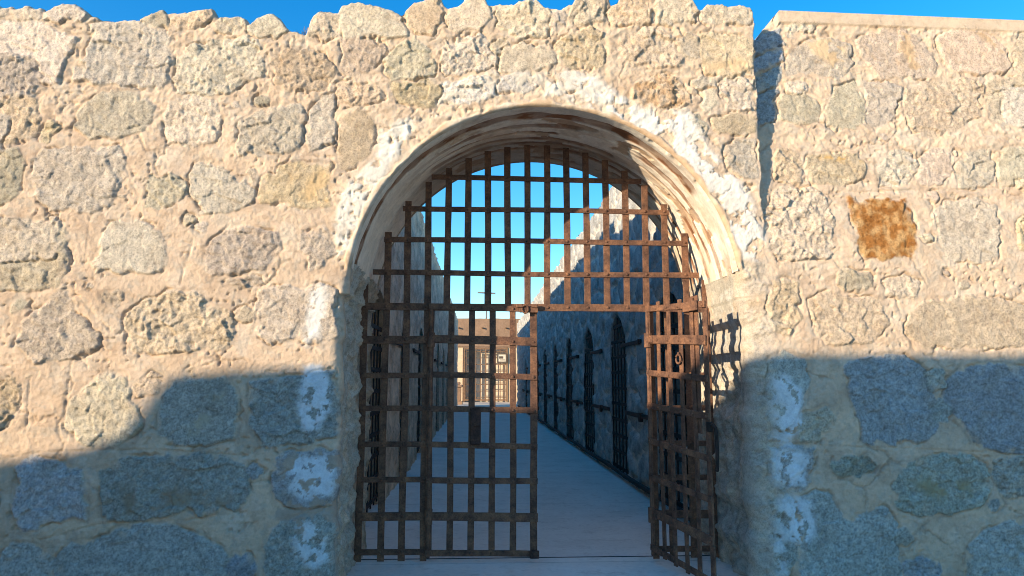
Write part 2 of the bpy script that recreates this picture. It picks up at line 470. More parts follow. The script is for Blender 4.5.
# stain / paint patches : polygon, colour, noise threshold, falloff, noise scale
PATCH = [
 ([(332,232),(338,200),(350,180),(372,160),(380,130),(398,118),(412,118),(418,128),(404,150),(380,185),(362,220),(352,252),(336,258)], (.74,.67,.57), -.05, .05, 22),
 ([(425,120),(452,84),(490,72),(545,70),(548,84),(500,98),(452,108),(428,126)], (.64,.55,.44), .10, .04, 24),
 ([(575,72),(596,76),(640,108),(690,108),(712,150),(750,190),(765,235),(765,262),(738,262),(720,222),(690,172),(650,138),(600,112),(560,100)], (.75,.68,.59), .0, .05, 20),
 ([(545,66),(600,76),(615,110),(570,100),(545,98)], (.68,.60,.50), .12, .05, 22),
 ([(310,288),(324,282),(330,300),(322,340),(306,346),(302,330)], (.76,.72,.66), -.05, .03, 26),
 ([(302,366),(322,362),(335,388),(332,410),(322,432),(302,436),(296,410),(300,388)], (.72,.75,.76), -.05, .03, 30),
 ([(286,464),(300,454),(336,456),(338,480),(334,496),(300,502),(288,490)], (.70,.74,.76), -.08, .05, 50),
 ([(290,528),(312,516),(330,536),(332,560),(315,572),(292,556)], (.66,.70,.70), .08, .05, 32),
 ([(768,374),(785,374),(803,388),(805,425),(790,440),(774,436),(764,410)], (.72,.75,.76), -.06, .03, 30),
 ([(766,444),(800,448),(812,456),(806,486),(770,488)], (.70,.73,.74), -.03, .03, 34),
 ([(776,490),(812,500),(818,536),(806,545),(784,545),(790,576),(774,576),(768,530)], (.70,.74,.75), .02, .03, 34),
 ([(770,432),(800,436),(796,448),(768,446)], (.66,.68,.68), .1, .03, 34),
 ([(898,30),(908,32),(916,52),(926,74),(918,80),(906,66),(896,46)], (.55,.38,.23), .0, .16, 20),
 ([(962,26),(975,24),(1000,42),(1008,54),(1000,56),(980,38)], (.56,.39,.24), -.05, .16, 20),
 ([(312,170),(331,166),(331,206),(306,208),(300,192)], (.60,.42,.23), .0, .25, 14),
 ([(702,60),(752,58),(752,74),(704,74)], (.60,.43,.26), .0, .2, 14),
 ([(818,153),(855,153),(864,164),(840,164),(820,160)], (.54,.34,.13), .0, .07, 20),
 ([(118,484),(150,482),(200,490),(235,498),(225,510),(170,510),(126,514)], (.34,.27,.19), .0, .25, 14),
 ([(205,396),(228,388),(222,410),(200,436),(186,438)], (.46,.40,.29), .0, .20, 16),
 ([(905,480),(930,474),(970,480),(975,500),(930,500)], (.37, .32, .20), .0, .22, 14),
 ([(270,520),(280,452),(345,445),(350,560)], (.44,.35,.27), .22, .06, 20),
 ([(800,40),(845,36),(846,72),(830,70)], (.62,.45,.28), .12, .08, 14),
]
GROOVES = [
 [(90,218),(86,262)], [(198,218),(188,258),(180,284)], [(30,380),(26,432)], [(75,292),(92,312),(110,330)], [(68,380),(67,402)],
 [(160,232),(190,244),(205,252)], [(893,288),(900,312),(914,350)], [(826,250),(838,266),(848,276)], [(826,210),(843,190)],
 [(768,192),(850,192),(950,190),(1024,186)], [(946,190),(958,152)], [(932,200),(940,240)], [(815,300),(814,352)],
 [(163,398),(150,430)], [(803,150),(806,182)], [(266,372),(292,362)], [(290,470),(270,480)], [(700,448),(760,452)],
 [(0,460),(40,452),(100,450),(160,450),(248,456)], [(766,442),(830,446),(900,448),(980,452),(1024,450)],
 [(40,540),(100,524),(190,520),(246,512)], [(200,284),(260,280)], [(12,96),(0,108)], [(60,110),(78,96)],
 [(215,54),(206,70),(196,88)], [(142,32),(138,50)], [(795,250),(793,225),(785,205)], [(918,152),(916,172),(908,184)],
 [(470,32),(474,60)], [(232,346),(215,362),(203,366)], [(858,92),(864,104),(862,122)], [(820,338),(835,326)], [(900,465),(960,490)],
]

# ------------------------------------------------------------------ arch opening
CX, ZC, RR = .503, 2.115, 1.4435
ZJ = 2.36                     # arch plaster ends here, rough jamb stone below


def edge_r(z):                # right jamb X
    n = gnoise(z * 4.5, z * 0 + 3.3, 5) * .03 + gnoise(z * 15, z * 0 + 1.3, 6) * .012
    return np.where(z < ZC, CX + RR + .028 + n, CX + np.sqrt(np.clip(RR ** 2 - (z - ZC) ** 2, 0, None)))


def edge_l(z):
    n = gnoise(z * 4.5, z * 0 + 7.3, 15) * .035 + gnoise(z * 15, z * 0 + 4.3, 16) * .012
    return np.where(z < ZC, CX - RR - .035 + n, CX - np.sqrt(np.clip(RR ** 2 - (z - ZC) ** 2, 0, None)))


def hole_dist(X, Z):
    """distance outside the opening (negative inside)"""
    up = np.hypot(X - CX, Z - ZC) - RR
    lo = np.where(X > CX, X - edge_r(Z), edge_l(Z) - X)
    return np.where(Z > ZC, up, lo)


def hole_snap(X, Z):
    a = np.arctan2(Z - ZC, X - CX)
    ux = CX + RR * np.cos(a); uz = ZC + RR * np.sin(a)
    lx = np.where(X > CX, edge_r(Z), edge_l(Z))
    return np.where(Z > ZC, ux, lx), np.where(Z > ZC, uz, Z)


def round_e(Z, X=None):       # how far the outline is rounded back (the right jamb is worn rounder)
    k = .075 if X is None else np.where(X > CX, .14, .06)
    return .015 + k * (1 - sstep(2.15, 2.40, Z))


# skyline of the wall
SIL = [(0,6),(10,5),(14,8),(28,5),(42,8),(45,12),(50,8),(58,4),(70,2),(80,6),(90,14),(100,18),(115,20),(138,19),(152,12),(163,9),(167,13),
       (185,11),(200,9),(213,8),(215,15),(222,16),(235,15),(246,18),(250,23),(258,16),(272,12),(280,18),(290,30),(300,33),(306,32),(312,16),
       (320,9),(338,12),(342,5),(358,1),(378,5),(397,12),(403,14),(407,8),(414,2),(440,-4),(445,5),(450,7),(462,3),(466,-3),(484,-4),(488,4),(500,3),(514,4),
       (520,0),(536,-2),(544,6),(560,8),(572,4),(577,-5),(608,-5),(611,4),(618,2),(621,-5),(690,-6),(698,9),(703,8),(708,3),(728,4),(750,5),(752.5,8),
       (754,21),(758,24),(768,24),(773,18),(778,11.5),(1024,21.5)]
_sx = np.array([PW(x, y)[0] for x, y in SIL]); _sz = np.array([PW(x, y)[1] for x, y in SIL])
_lx = np.arange(-7.6, _sx[0] - .2, .19); _lz = 4.28 + .07 * np.array([math.sin(k * 2.3) + math.sin(k * 5.1 + 1) for k in range(len(_lx))])
_sx = np.concatenate([_lx, _sx, [8.2]]); _sz = np.concatenate([_lz, _sz, [_sz[-1] - .01]])


def sil(X):
    cop = sstep(2.42, 2.46, X)
    z = np.interp(X, _sx, _sz)
    return z + (1 - cop) * (gnoise(X * 14, X * 0, 77) * .014 + gnoise(X * 37, X * 0, 78) * .006)


def inpoly(px, py, pts):
    c = np.zeros(px.shape, bool); n = len(pts)
    for i in range(n):
        x1, y1 = pts[i]; x2, y2 = pts[(i + 1) % n]
        if y1 == y2: continue
        k = ((y1 > py) != (y2 > py)) & (px < (x2 - x1) * (py - y1) / (y2 - y1) + x1)
        c ^= k
    return c


def segdist(px, py, a, b):
    dx, dy = b[0] - a[0], b[1] - a[1]; L = dx * dx + dy * dy + 1e-12
    t = np.clip(((px - a[0]) * dx + (py - a[1]) * dy) / L, 0, 1)
    return np.hypot(px - a[0] - t * dx, py - a[1] - t * dy)


def polysd(px, py, pts):      # positive inside
    d = np.full(px.shape, 1e9)
    for i in range(len(pts)): d = np.minimum(d, segdist(px, py, pts[i], pts[(i + 1) % len(pts)]))
    return np.where(inpoly(px, py, pts), d, -d)


def filler_stones(x0, x1, z0, z1, seed):
    rg = random.Random(seed); out = []; z = z0
    while z < z1:
        h = rg.uniform(.36, .5); x = x0 - rg.random() * .3
        while x < x1:
            w = rg.uniform(.4, .85); m = rg.uniform(.05, .09)
            c = [(x + m, z + m), (x + w * .5, z + m * .6), (x + w - m, z + m), (x + w - m * .6, z + h * .5), (x + w - m, z + h - m),
                 (x + w * .5, z + h - m * .5), (x + m, z + h - m), (x + m * .6, z + h * .5)]
            c = [(a + rg.uniform(-.04, .04), b + rg.uniform(-.035, .035)) for a, b in c]
            out.append((rg.choice('glldyp') if z > 1.5 else rg.choice('bckg'), rg.uniform(.008, .022), c)); x += w  # lower rows take the greyer classes with shade in their tone
        z += h
    return out


def build_gate_wall():
    root = empty('gate_wall', (0, 0, 0))
    tag(root, 'tall rough stone wall with the big rounded archway, pale coping along its right wing', 'wall')
    xs = np.concatenate([np.arange(-7.5, -3.75, .05), np.arange(-3.75, 4.5, .0085), np.arange(4.5, 8.0, .05)])
    zs = np.concatenate([np.arange(-.1, .08, .03), np.arange(.08, 4.62, .0085)])
    X, Z = np.meshgrid(xs, zs)
    # --- mortar ground
    h = .012 * fbm(X, Z, 2.2, 3, 1) + .007 * fbm(X + .35 * Z, Z * 1.6 - .5 * X, 6, 6, 2, .6) + .0035 * fbm(X, Z, 40, 3, 3, .7)
    trow = sstep(.0, .3, gnoise(X * 1.6, Z * 1.6, 4))
    h += trow * .004 * ridged(X + .6 * Z, (Z - .8 * X) * .22, 14, 3, 16)
    mort = np.array([.64, .475, .335])
    v = fbm(X, Z, 3.0, 4, 5)[..., None]
    C = mort * (1 + .16 * v) + np.array([.02, .0, -.02]) * v
    sand = sstep(.05, .35, fbm(X, Z, 7, 4, 6))[..., None] * .35
    C = C * (1 - sand) + sand * np.array([.55, .43, .31])
    for sd_, colr, sc_ in ((7, (.68, .55, .42), 4.0), (8, (.50, .36, .25), 6.0), (9, (.50, .42, .33), 10.0)):
        q = (sstep(.08, .26, fbm(X, Z, sc_, 5, sd_ * 13, .6)) * .6)[..., None]
        C = C * (1 - q) + q * np.array(colr)
    G = np.full(X.shape, .12)
    # --- stones
    wx = .022 * fbm(X, Z, 9, 6, 11, .6)
    wz = .022 * fbm(X, Z, 9, 6, 12, .6)
    rough = ridged(X, Z, 9, 5, 21); facet = ridged(X, Z, 3.6, 3, 25); rough2 = fbm(X, Z, 26, 5, 22, .65); blotch = fbm(X, Z, 12, 4, 23); chip = fbm(X, Z, 17, 3, 24)
    qx = X + .9 * wx; qz = Z + .9 * wz
    fa1, _ = worley(qx * .8, qz * 1.2, 6.5, 70); fa2, _ = worley(qx, qz, 17, 74); fa3, _ = worley(qx, qz, 38, 78)
    split = .030 * fa1 + .016 * fa2 + .007 * fa3
    _, ce = worley(X + 3.2 * wx, Z * 1.15 + 3.2 * wz, 2.1, 82)
    rg = random.Random(3)
    items = [(c, hh, [PW(*q) for q in pts]) for c, hh, pts in STONES]
    items += filler_stones(-7.5, -3.75, .1, 4.1, 5) + filler_stones(4.45, 8.0, .1, 4.1, 6)
    # small chinking stones scattered between the traced ones
    rc_ = random.Random(8)
    for k in range(150):
        x = rc_.uniform(-3.6, 4.3); z = rc_.uniform(1.5, 3.6); r = rc_.uniform(.022, .06)
        if hole_dist(np.array(x), np.array(z)) < .12 + r: continue
        if any(polysd(np.array([x]), np.array([z]), pts)[0] > -r - .012 for c, hh, pts in items): continue
        items.append((rc_.choice('gldpp'), rc_.uniform(.006, .014), [(x + r * rc_.uniform(.7, 1.35) * math.cos(a), z + r * rc_.uniform(.6, 1.0) * math.sin(a)) for a in np.linspace(0, 2 * PI, 8)[:-1]]))
    occ = np.full(X.shape, -1.0)
    for c, hh, pts in items:
        ax = [p[0] for p in pts]; az = [p[1] for p in pts]
        i0, i1 = np.searchsorted(xs, [min(ax) - .12, max(ax) + .12]); j0, j1 = np.searchsorted(zs, [min(az) - .12, max(az) + .12])
        if i1 <= i0 or j1 <= j0: continue
        sl = (slice(j0, j1), slice(i0, i1))
        x = X[sl]; z = Z[sl]
        grow = .014 if (np.mean(az) > 3.35 and np.mean(ax) < 2.1) else ((.030 if np.mean(az) < 1.6 else .018) if np.mean(ax) > 2.15 else (.022 if np.mean(az) < 1.6 else .012))
        d = polysd(x + 1.5 * wx[sl], z + 1.5 * wz[sl], pts) + grow
        occ[sl] = np.maximum(occ[sl], d)
        soft = rg.uniform(.006, .022)
        ragged = np.clip(fbm(x, z, 7, 4, int(rg.random() * 999)) + .05, 0, 1)
        m = sstep(-.004, soft, d - .075 * ragged)
        tilt = rg.uniform(-.03, .05) * (x - np.mean(ax)) + rg.uniform(-.04, .03) * (z - np.mean(az))
        amp = rg.uniform(.8, 1.4)
        amp = rg.choice([.3, .5, .65, .8, .95, 1.2])
        hs = hh * .35 + .003 + .7 * tilt + amp * (.62 * split[sl] + .006 * (rough[sl] - .45) + .010 * rough2[sl] + .006 * chip[sl])
        base = np.array(CLS[c]) * rg.uniform(.86, 1.10) * np.array([1 + rg.uniform(-.03, .04), 1, 1 + rg.uniform(-.07, .05)])
        cs = base * (1 + .20 * blotch[sl][..., None]) + np.array([.015, 0, -.02]) * chip[sl][..., None]
        if c == 'o':
            t = sstep(-.25, .35, blotch[sl] + .5 * chip[sl])[..., None]
            if hh < .01: cs = np.array([.36, .15, .04]) * (1 - t) + np.array([.56, .33, .14]) * t
            else: cs = np.array([.56, .37, .22]) * (1 - t) + np.array([.60, .46, .33]) * t
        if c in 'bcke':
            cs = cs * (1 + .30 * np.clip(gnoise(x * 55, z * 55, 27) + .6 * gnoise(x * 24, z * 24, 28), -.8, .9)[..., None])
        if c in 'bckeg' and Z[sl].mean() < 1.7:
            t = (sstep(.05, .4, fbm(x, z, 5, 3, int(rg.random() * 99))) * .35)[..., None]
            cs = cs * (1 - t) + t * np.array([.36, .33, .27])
        mm = m[..., None]
        # thin smears of mortar left on the stone faces
        sm = (sstep(.18, .34, fbm(x, z, 6, 4, int(rg.random() * 999))) * sstep(.10, .0, d) * .75)
        h[sl] = h[sl] * (1 - m) + m * hs * (1 - .4 * sm)
        C[sl] = C[sl] * (1 - mm * (1 - sm[..., None])) + mm * (1 - sm[..., None]) * cs
        G[sl] = G[sl] * (1 - m) + m * (1 - .7 * sm)
        # open joints round part of the outline
        gate = sstep(.05, .25, gnoise(x * 5, z * 5, int(rg.random() * 999)))
        h[sl] -= .020 * gate * np.exp(-((d - .06 * ragged + .002) / .006) ** 2)
    # rubble texture where no traced stone sits (upper band between caps and arch)
    for pts, c, th, fo, s in PATCH:
        q = [PW(*k) for k in pts]
        ax = [p[0] for p in q]; az = [p[1] for p in q]
        i0, i1 = np.searchsorted(xs, [min(ax) - .1, max(ax) + .1]); j0, j1 = np.searchsorted(zs, [min(az) - .1, max(az) + .1])
        sl = (slice(j0, j1), slice(i0, i1)); x = X[sl]; z = Z[sl]
        d = polysd(x + 2.2 * wx[sl], z + 2.2 * wz[sl], q)
        n = fbm(x, z, s * .30, 5, 41, .58)
        m = sstep(-.02, .05, d) * sstep(th, th + fo, n + .16)
        C[sl] = C[sl] * (1 - m[..., None]) + m[..., None] * np.array(c) * (1 + .08 * blotch[sl][..., None])
        G[sl] *= 1 - .75 * m
        if c[0] > .6: h[sl] = h[sl] * (1 - .6 * m) + .009 * m
    for g in GROOVES:
        q = [PW(*k) for k in g]
        d = np.full(X.shape, 1e9)
        for a, b in zip(q[:-1], q[1:]): d = np.minimum(d, segdist(X + .4 * wx, Z + .4 * wz, a, b))
        h -= .009 * np.exp(-(d / .006) ** 2) * (.4 + .6 * sstep(-.3, .2, gnoise(X * 7, Z * 7, 51)))
    # fine shrinkage cracks and gritty, patched surface of the mortar
    ck = np.exp(-(ce / .035) ** 2) * sstep(.12, .30, gnoise(X * 1.9, Z * 1.9, 55)) * sstep(.02, -.01, occ)
    h -= .010 * ck
    C = C * (1 - .22 * ck[..., None])
    mo = sstep(.012, -.012, occ)
    h += mo * (.004 + .09 * split * sstep(-.25, .25, fbm(X, Z, 2.5, 3, 56)) + .004 * fbm(X, Z, 55, 3, 57, .7))
    # dirt gathered in the joints right beside the stones
    jd = np.exp(-((occ + .008) / .012) ** 2) * sstep(-.05, .3, gnoise(X * 4, Z * 4, 58)) * .35
    C = C * (1 - jd[..., None]) + jd[..., None] * np.array([.30, .22, .16])
    # pits and lumps in the mortar
    pit = sstep(.42, .54, gnoise(X * 26, Z * 26, 61)) * (occ < 0) * sstep(.0, .3, gnoise(X * 2.5, Z * 2.5, 62))
    h -= .012 * pit
    band = sstep(3.0, 3.5, Z) * sstep(.03, -.01, occ)
    h += band * (.012 * ridged(X, Z, 11, 4, 63) - .006)
    near = sstep(.45, .12, hole_dist(X, Z)) * sstep(2.2, 2.5, Z) * sstep(0.02, -.01, occ)
    h += near * (.006 * ridged(X, Z, 8, 5, 64) - .004)
    # rough weathered corner of the right jamb
    cr = sstep(.30, .06, hole_dist(X, Z) + .12 * fbm(X, Z, 5, 3, 65)) * (X > CX) * sstep(2.45, 2.30, Z)
    h += cr * (.030 * (ridged(X, Z, 5, 5, 66) - .5) + .012 * fbm(X, Z, 20, 4, 67))
    pj = sstep(.0, .25, fbm(X, Z, 5, 4, 68))[..., None]
    jc = np.array([.50, .44, .36]) * (1 - pj) + np.array([.57, .47, .35]) * pj
    crc = (cr * .85)[..., None]; C = C * (1 - crc) + crc * jc * (1 + .2 * blotch[..., None]); G = np.maximum(G, .7 * cr)
    # --- pale lip of plaster that runs round the arch
    D = hole_dist(X, Z)
    ang_ = np.arctan2(Z - ZC, X - CX)
    lw = .036 * (.55 + .9 * sstep(-.3, .35, gnoise(ang_ * 4, ang_ * 0, 46)) + .5 * gnoise(ang_ * 15, ang_ * 0, 47))
    lip = sstep(lw + .008, lw - .004, D + .5 * wx) * sstep(2.28, 2.36, Z)
    h = h * (1 - lip) + lip * .016
    C = C * (1 - lip[..., None]) + lip[..., None] * (np.array([.60, .42, .27]) + np.array([.12, .16, .17]) * sstep(-.1, .3, fbm(X, Z, 4, 4, 48))[..., None]) * (1 + .3 * blotch[..., None])
    G *= 1 - .7 * lip
    # --- coping of the right wing
    S = sil(X)
    cop = sstep(2.42, 2.45, X) * sstep(S - .115, S - .10, Z + .3 * wz)
    h = h * (1 - cop) + cop * (.020 + .003 * fbm(X, Z, 6, 3, 71))
    C = C * (1 - cop[..., None]) + cop[..., None] * np.array([.60, .46, .33]) * (1 + .1 * v)
    # --- right wing leans back
    edge = 2.142 + .020 * gnoise(Z * 5, Z * 0, 81) + .008 * gnoise(Z * 19, Z * 0, 82)
    rec = recess(Z) * sstep(-.005, .006, X - edge)
    hole = D < 0
    e = round_e(Z, X)
    dd = np.clip(D, 0, None)
    rnd = np.where(dd < e, e - np.sqrt(np.clip(e * e - (e - dd) ** 2, 0, None)), 0)
    re = .035
    dt = np.clip(S - Z, 0, None)
    rnt = np.where(dt < re, re - np.sqrt(np.clip(re * re - (re - dt) ** 2, 0, None)), 0) * (1 - cop)
    Y = YF - h * np.clip(dd / .02, 0, 1) + rec + rnd + rnt
    # --- keep / snap
    inval = hole | (Z > S)
    hx, hz = hole_snap(X, Z)
    X2 = np.where(hole, hx, X); Z2 = np.where(hole, hz, np.minimum(Z, S))
    Y = np.where(hole, YF + round_e(Z2, X2), Y)
    ny, nx = X.shape
    idx = np.arange(ny * nx).reshape(ny, nx)
    ok = ~inval
    kf = ok[:-1, :-1] | ok[:-1, 1:] | ok[1:, :-1] | ok[1:, 1:]
    fc = np.stack([idx[:-1, :-1][kf], idx[:-1, 1:][kf], idx[1:, 1:][kf], idx[1:, :-1][kf]], 1)
    used = np.unique(fc); rem = np.full(ny * nx, -1); rem[used] = np.arange(len(used))
    vv = np.stack([X2.ravel(), Y.ravel(), Z2.ravel()], 1)[used]
    np_mesh('stonework', vv, rem[fc], M_STONE, root, C.reshape(-1, 3)[used], G.ravel()[used])

    # --- top of the wall
    tx = np.arange(-7.5, 7.95, .02); ty = np.concatenate([[YF + .035], np.linspace(YF + .06, YB, 34)])
    TX, TY = np.meshgrid(tx, ty)
    rc = recess(sil(TX)) * (TX > 2.142)
    w = sstep(0, .25, TY - YF - .035)
    TZ = sil(TX) + w * (.05 * fbm(TX, TY, 5, 4, 91) - .03) * (TX < 2.4)
    idx = np.arange(TX.size).reshape(TX.shape)
    fc = np.stack([idx[:-1, :-1], idx[:-1, 1:], idx[1:, 1:], idx[1:, :-1]], -1).reshape(-1, 4)
    cc = np.array([.53, .42, .31]) * (1 + .25 * fbm(TX, TY, 6, 4, 92)[..., None])
    np_mesh('wall_top', np.stack([TX.ravel(), (TY + rc * (1 - w)).ravel(), TZ.ravel()], 1), fc, M_STONE, root, cc.reshape(-1, 3), np.full(TX.size, .4))

    # --- back face
    bx = np.arange(-7.5, 8.0, .05); bz = np.arange(-.1, 4.6, .05)
    BX, BZ = np.meshgrid(bx, bz); S = sil(BX) - .03; hole = hole_dist(BX, BZ) < 0
    hx, hz = hole_snap(BX, BZ); ok = ~(hole | (BZ > S))
    kf = ok[:-1, :-1] | ok[:-1, 1:] | ok[1:, :-1] | ok[1:, 1:]
    idx = np.arange(BX.size).reshape(BX.shape)
    fc = np.stack([idx[:-1, :-1][kf], idx[1:, :-1][kf], idx[1:, 1:][kf], idx[:-1, 1:][kf]], 1)
    BX2 = np.where(hole, hx, BX); BZ2 = np.where(hole, hz, np.minimum(BZ, S))
    used = np.unique(fc); rem = np.full(BX.size, -1); rem[used] = np.arange(len(used))
    bc = np.array([.48, .38, .29]) * (1 + .25 * fbm(BX, BZ, 4, 4, 93)[..., None])
    np_mesh('back_face', np.stack([BX2.ravel(), np.full(BX.size, YB), BZ2.ravel()], 1)[used], rem[fc], M_STONE, root, bc.reshape(-1, 3)[used], np.full(len(used), .5))

    # --- jambs
    for sgn in (-1, 1):
        z = np.arange(-.1, ZJ + .001, .012)
        t = np.concatenate([[-.006], np.linspace(0, 1, 110)])
        ZZ, T = np.meshgrid(z, t)
        ex = edge_r(ZZ) if sgn > 0 else edge_l(ZZ)
        y0 = YF + round_e(ZZ, ex)
        YY = y0 + T * (YB - y0)
        w = sstep(0, .12, T)
        sd = 100 + 10 * sgn
        blk = ridged(YY, ZZ, 3.4, 3, sd)
        q_ = 1 - .9 * sstep(1.55, 1.75, ZZ) * (sgn > 0)
        dsp = w * q_ * (.060 * (blk - .55) + .030 * fbm(YY, ZZ, 9, 4, sd + 2) + .014 * (ridged(YY, ZZ, 16, 3, sd + 3) - .5) - .012)
        if sgn < 0:   # pocket where the header bar enters, ragged dark cavity
            dsp = dsp - .17 * np.exp(-(((YY - 5.62) / .13) ** 2 + ((ZZ - 2.15 + .06 * gnoise(YY * 9, ZZ * 9, 3)) / .085) ** 2) ** 1.5)
        else:
            dsp = dsp - .02
        XX = ex - sgn * dsp
        n = fbm(YY, ZZ, 7, 4, sd + 5)[..., None]; p = sstep(.0, .25, fbm(YY, ZZ, 4, 3, sd + 6))[..., None]
        c = (np.array([.48, .435, .36]) * (1 - p) + np.array([.58, .47, .35]) * p) * (1 + .25 * n)
        pw = (sstep(.15, .28, fbm(YY, ZZ, 9, 4, sd + 8)) * (ZZ > .3) * sstep(.7, .2, T) * .7)[..., None] * np.ones(3)
        c = c * (1 - pw) + pw * np.array([.60, .58, .52])
        idx = np.arange(ZZ.size).reshape(ZZ.shape)
        fc = np.stack([idx[:-1, :-1], idx[:-1, 1:], idx[1:, 1:], idx[1:, :-1]], -1).reshape(-1, 4)
        if sgn > 0: fc = fc[:, ::-1]
        np_mesh('jamb', np.stack([XX.ravel(), YY.ravel(), ZZ.ravel()], 1), fc, M_STONE, root, c.reshape(-1, 3), np.full(ZZ.size, .85))

    # --- soffit : flaking board-marked plaster, ridges run along the arch
    a0 = math.asin((ZJ - .05 - ZC) / RR)
    th = np.linspace(a0, PI - a0, 620)
    y0 = YF + .008
    t = np.linspace(0, YB - y0, 250)
    TT, A = np.meshgrid(t, th, indexing='ij')
    s = A * RR
    left = sstep(1.95, 2.5, A)                    # the left haunch keeps smooth plaster
    wob = .030 * fbm(s, TT, 1.8, 3, 201) + .010 * gnoise(s * 9, TT * 9, 202)
    bt = TT + wob
    edges = [.215, .43, .58, .72, .84, .97, 1.10, 1.24]
    rgs = random.Random(12); lvl = 0 * bt; rec = np.zeros(bt.shape); drk = np.zeros(bt.shape)
    for k, ed in enumerate(edges):
        wdt = (.080 if k == 0 else rgs.uniform(.022, .048)) * (1 + .55 * gnoise(s * 4, s * 0 + k, 250 + k)); gapn = gnoise(s * .9, s * 0 + k * 3.1, 210 + k)
        crown = np.exp(-((A - 1.62) / .55) ** 2)
        on = sstep(-.02, .05, gapn + .35 * crown - .05) if k > 1 else sstep(-.5, -.3, gapn + .25 * gnoise(s * 3, s * 0, 260 + k))
        if k > 0: on = on * (1 - .95 * left)
        gr = sstep(1.0, .8, np.abs(bt - ed) / np.maximum(wdt, .008)) * on
        rec = np.maximum(rec, gr * rgs.uniform(.6, 1.0))
        st = rgs.uniform(-.022, .022) * sstep(0, .006, bt - ed) * sstep(-.2, .0, gnoise(s * .8, s * 0 + k, 230 + k)) * (1 - .9 * left)
        lvl = lvl + st
    fl = sstep(.16, .19, fbm(s * .7, TT * 1.3, 3.0, 5, 205)) * sstep(.26, .30, TT) * (1 - .9 * left)
    dr = .012 * rec + .010 * fl + .35 * lvl + .003 * fbm(s, TT, 14, 4, 206) + .008 * fbm(s, TT, 3, 3, 207)
    dr = dr * sstep(0, .02, TT) + .012 * sstep(.05, .2, TT)
    chipn = sstep(.10, .30, fbm(s, s * 0 + 1.7, 5, 4, 219)) * sstep(.09, .0, TT)
    dr = dr + .022 * chipn
    rad = RR + dr
    plaster = np.array([.83, .74, .62]); tan = np.array([.55, .385, .26]); brn = np.array([.26, .12, .06])
    n = fbm(s, TT, 6, 5, 208)[..., None]
    c = plaster * (1 + .10 * n)
    d2 = (left * .55)[..., None]; c = c * (1 - d2) + d2 * np.array([.84, .70, .55]) * (1 + .1 * n)
    flc = fl[..., None]; c = c * (1 - flc) + flc * (tan * (1 + .3 * n))
    st = (sstep(.12, .3, fbm(s * .8, TT * 1.3, 3, 5, 209)) * .35)[..., None] * (1 - left[..., None]); c = c * (1 - st) + st * tan
    rcc = (np.clip(rec * 1.3, 0, 1) * (.72 + .28 * sstep(-.15, .15, fbm(s, TT, 4, 4, 216))))[..., None]; c = c * (1 - rcc) + rcc * (brn * (1 + .5 * n))
    pt = (sstep(.02, .14, fbm(s * .8, TT * 1.4, 2.6, 5, 214, .6)) * sstep(.1, .3, TT) * .55)[..., None] * (1 - .7 * left[..., None])
    c = c * (1 - pt) + pt * (np.array([.62, .47, .33]) * (1 + .4 * n))
    dk = (sstep(.25, 0, np.abs(A - 1.65) - .55) * sstep(.62, .75, TT))[..., None] * .45     # heavy brown shadow at the crown, painted into the colour
    c = c * (1 - dk) + dk * np.array([.25, .15, .10])
    XX = CX + rad * np.cos(A); ZZ = ZC + rad * np.sin(A); YY = y0 + TT
    idx = np.arange(A.size).reshape(A.shape)
    fc = np.stack([idx[:-1, :-1], idx[:-1, 1:], idx[1:, 1:], idx[1:, :-1]], -1).reshape(-1, 4)
    np_mesh('arch_soffit', np.stack([XX.ravel(), YY.ravel(), ZZ.ravel()], 1), fc, M_SOFFIT, root, c.reshape(-1, 3), np.full(A.size, .35))
    return root


build_gate_wall()

# ------------------------------------------------------------------ iron gate
def strap(name, a, b, w, th, mat, parent, rivets=(), face=-1, seed=0):
    """flat riveted strap from a to b (x,z in the parent's frame, centred on y), slightly bent by age"""
    rg = random.Random(seed)
    bm = bmesh.new()
    a = Vector((a[0], a[2], a[1])); b = Vector((b[0], b[2], b[1]))
    d = (b - a); L = d.length; d.normalize(); side = d.cross(Vector((0, 1, 0))).normalized(); yv = Vector((0, 1, 0))
    n = max(2, int(L / .16)); ph = rg.random() * 6; am = rg.uniform(.001, .0045)
    rings = []
    for i in range(n + 1):
        t = i / n; p = a + d * L * t + side * (am * math.sin(ph + t * L * 2.6)) + yv * (am * .8 * math.sin(ph * 2 + t * L * 3.1))
        ww = w * (1 + rg.uniform(-.05, .05)); hw, ht = ww / 2, th / 2; bv = .0025
        rings.append([bm.verts.new(p + side * x + yv * y) for x, y in
                      ((-hw + bv, -ht), (hw - bv, -ht), (hw, -ht + bv), (hw, ht - bv), (hw - bv, ht), (-hw + bv, ht), (-hw, ht - bv), (-hw, -ht + bv))])
    for A, B in zip(rings[:-1], rings[1:]):
        for k in range(8): bm.faces.new((A[k], A[(k + 1) % 8], B[(k + 1) % 8], B[k]))
    bm.faces.new(rings[0]); bm.faces.new(rings[-1][::-1])
    for (rx, rz) in rivets:
        c = Vector((rx, a.y + face * th / 2, rz)); r = .0135
        base = [bm.verts.new(c + Vector((math.cos(k * PI / 4) * r, 0, math.sin(k * PI / 4) * r))) for k in range(8)]
        mid = [bm.verts.new(c + Vector((math.cos(k * PI / 4) * r * .72, face * .007, math.sin(k * PI / 4) * r * .72))) for k in range(8)]
        top = bm.verts.new(c + Vector((0, face * .010, 0)))
        for k in range(8):
            bm.faces.new((base[k], base[(k + 1) % 8], mid[(k + 1) % 8], mid[k])); bm.faces.new((mid[k], mid[(k + 1) % 8], top))
    return bm_obj(name, bm, mat, parent)


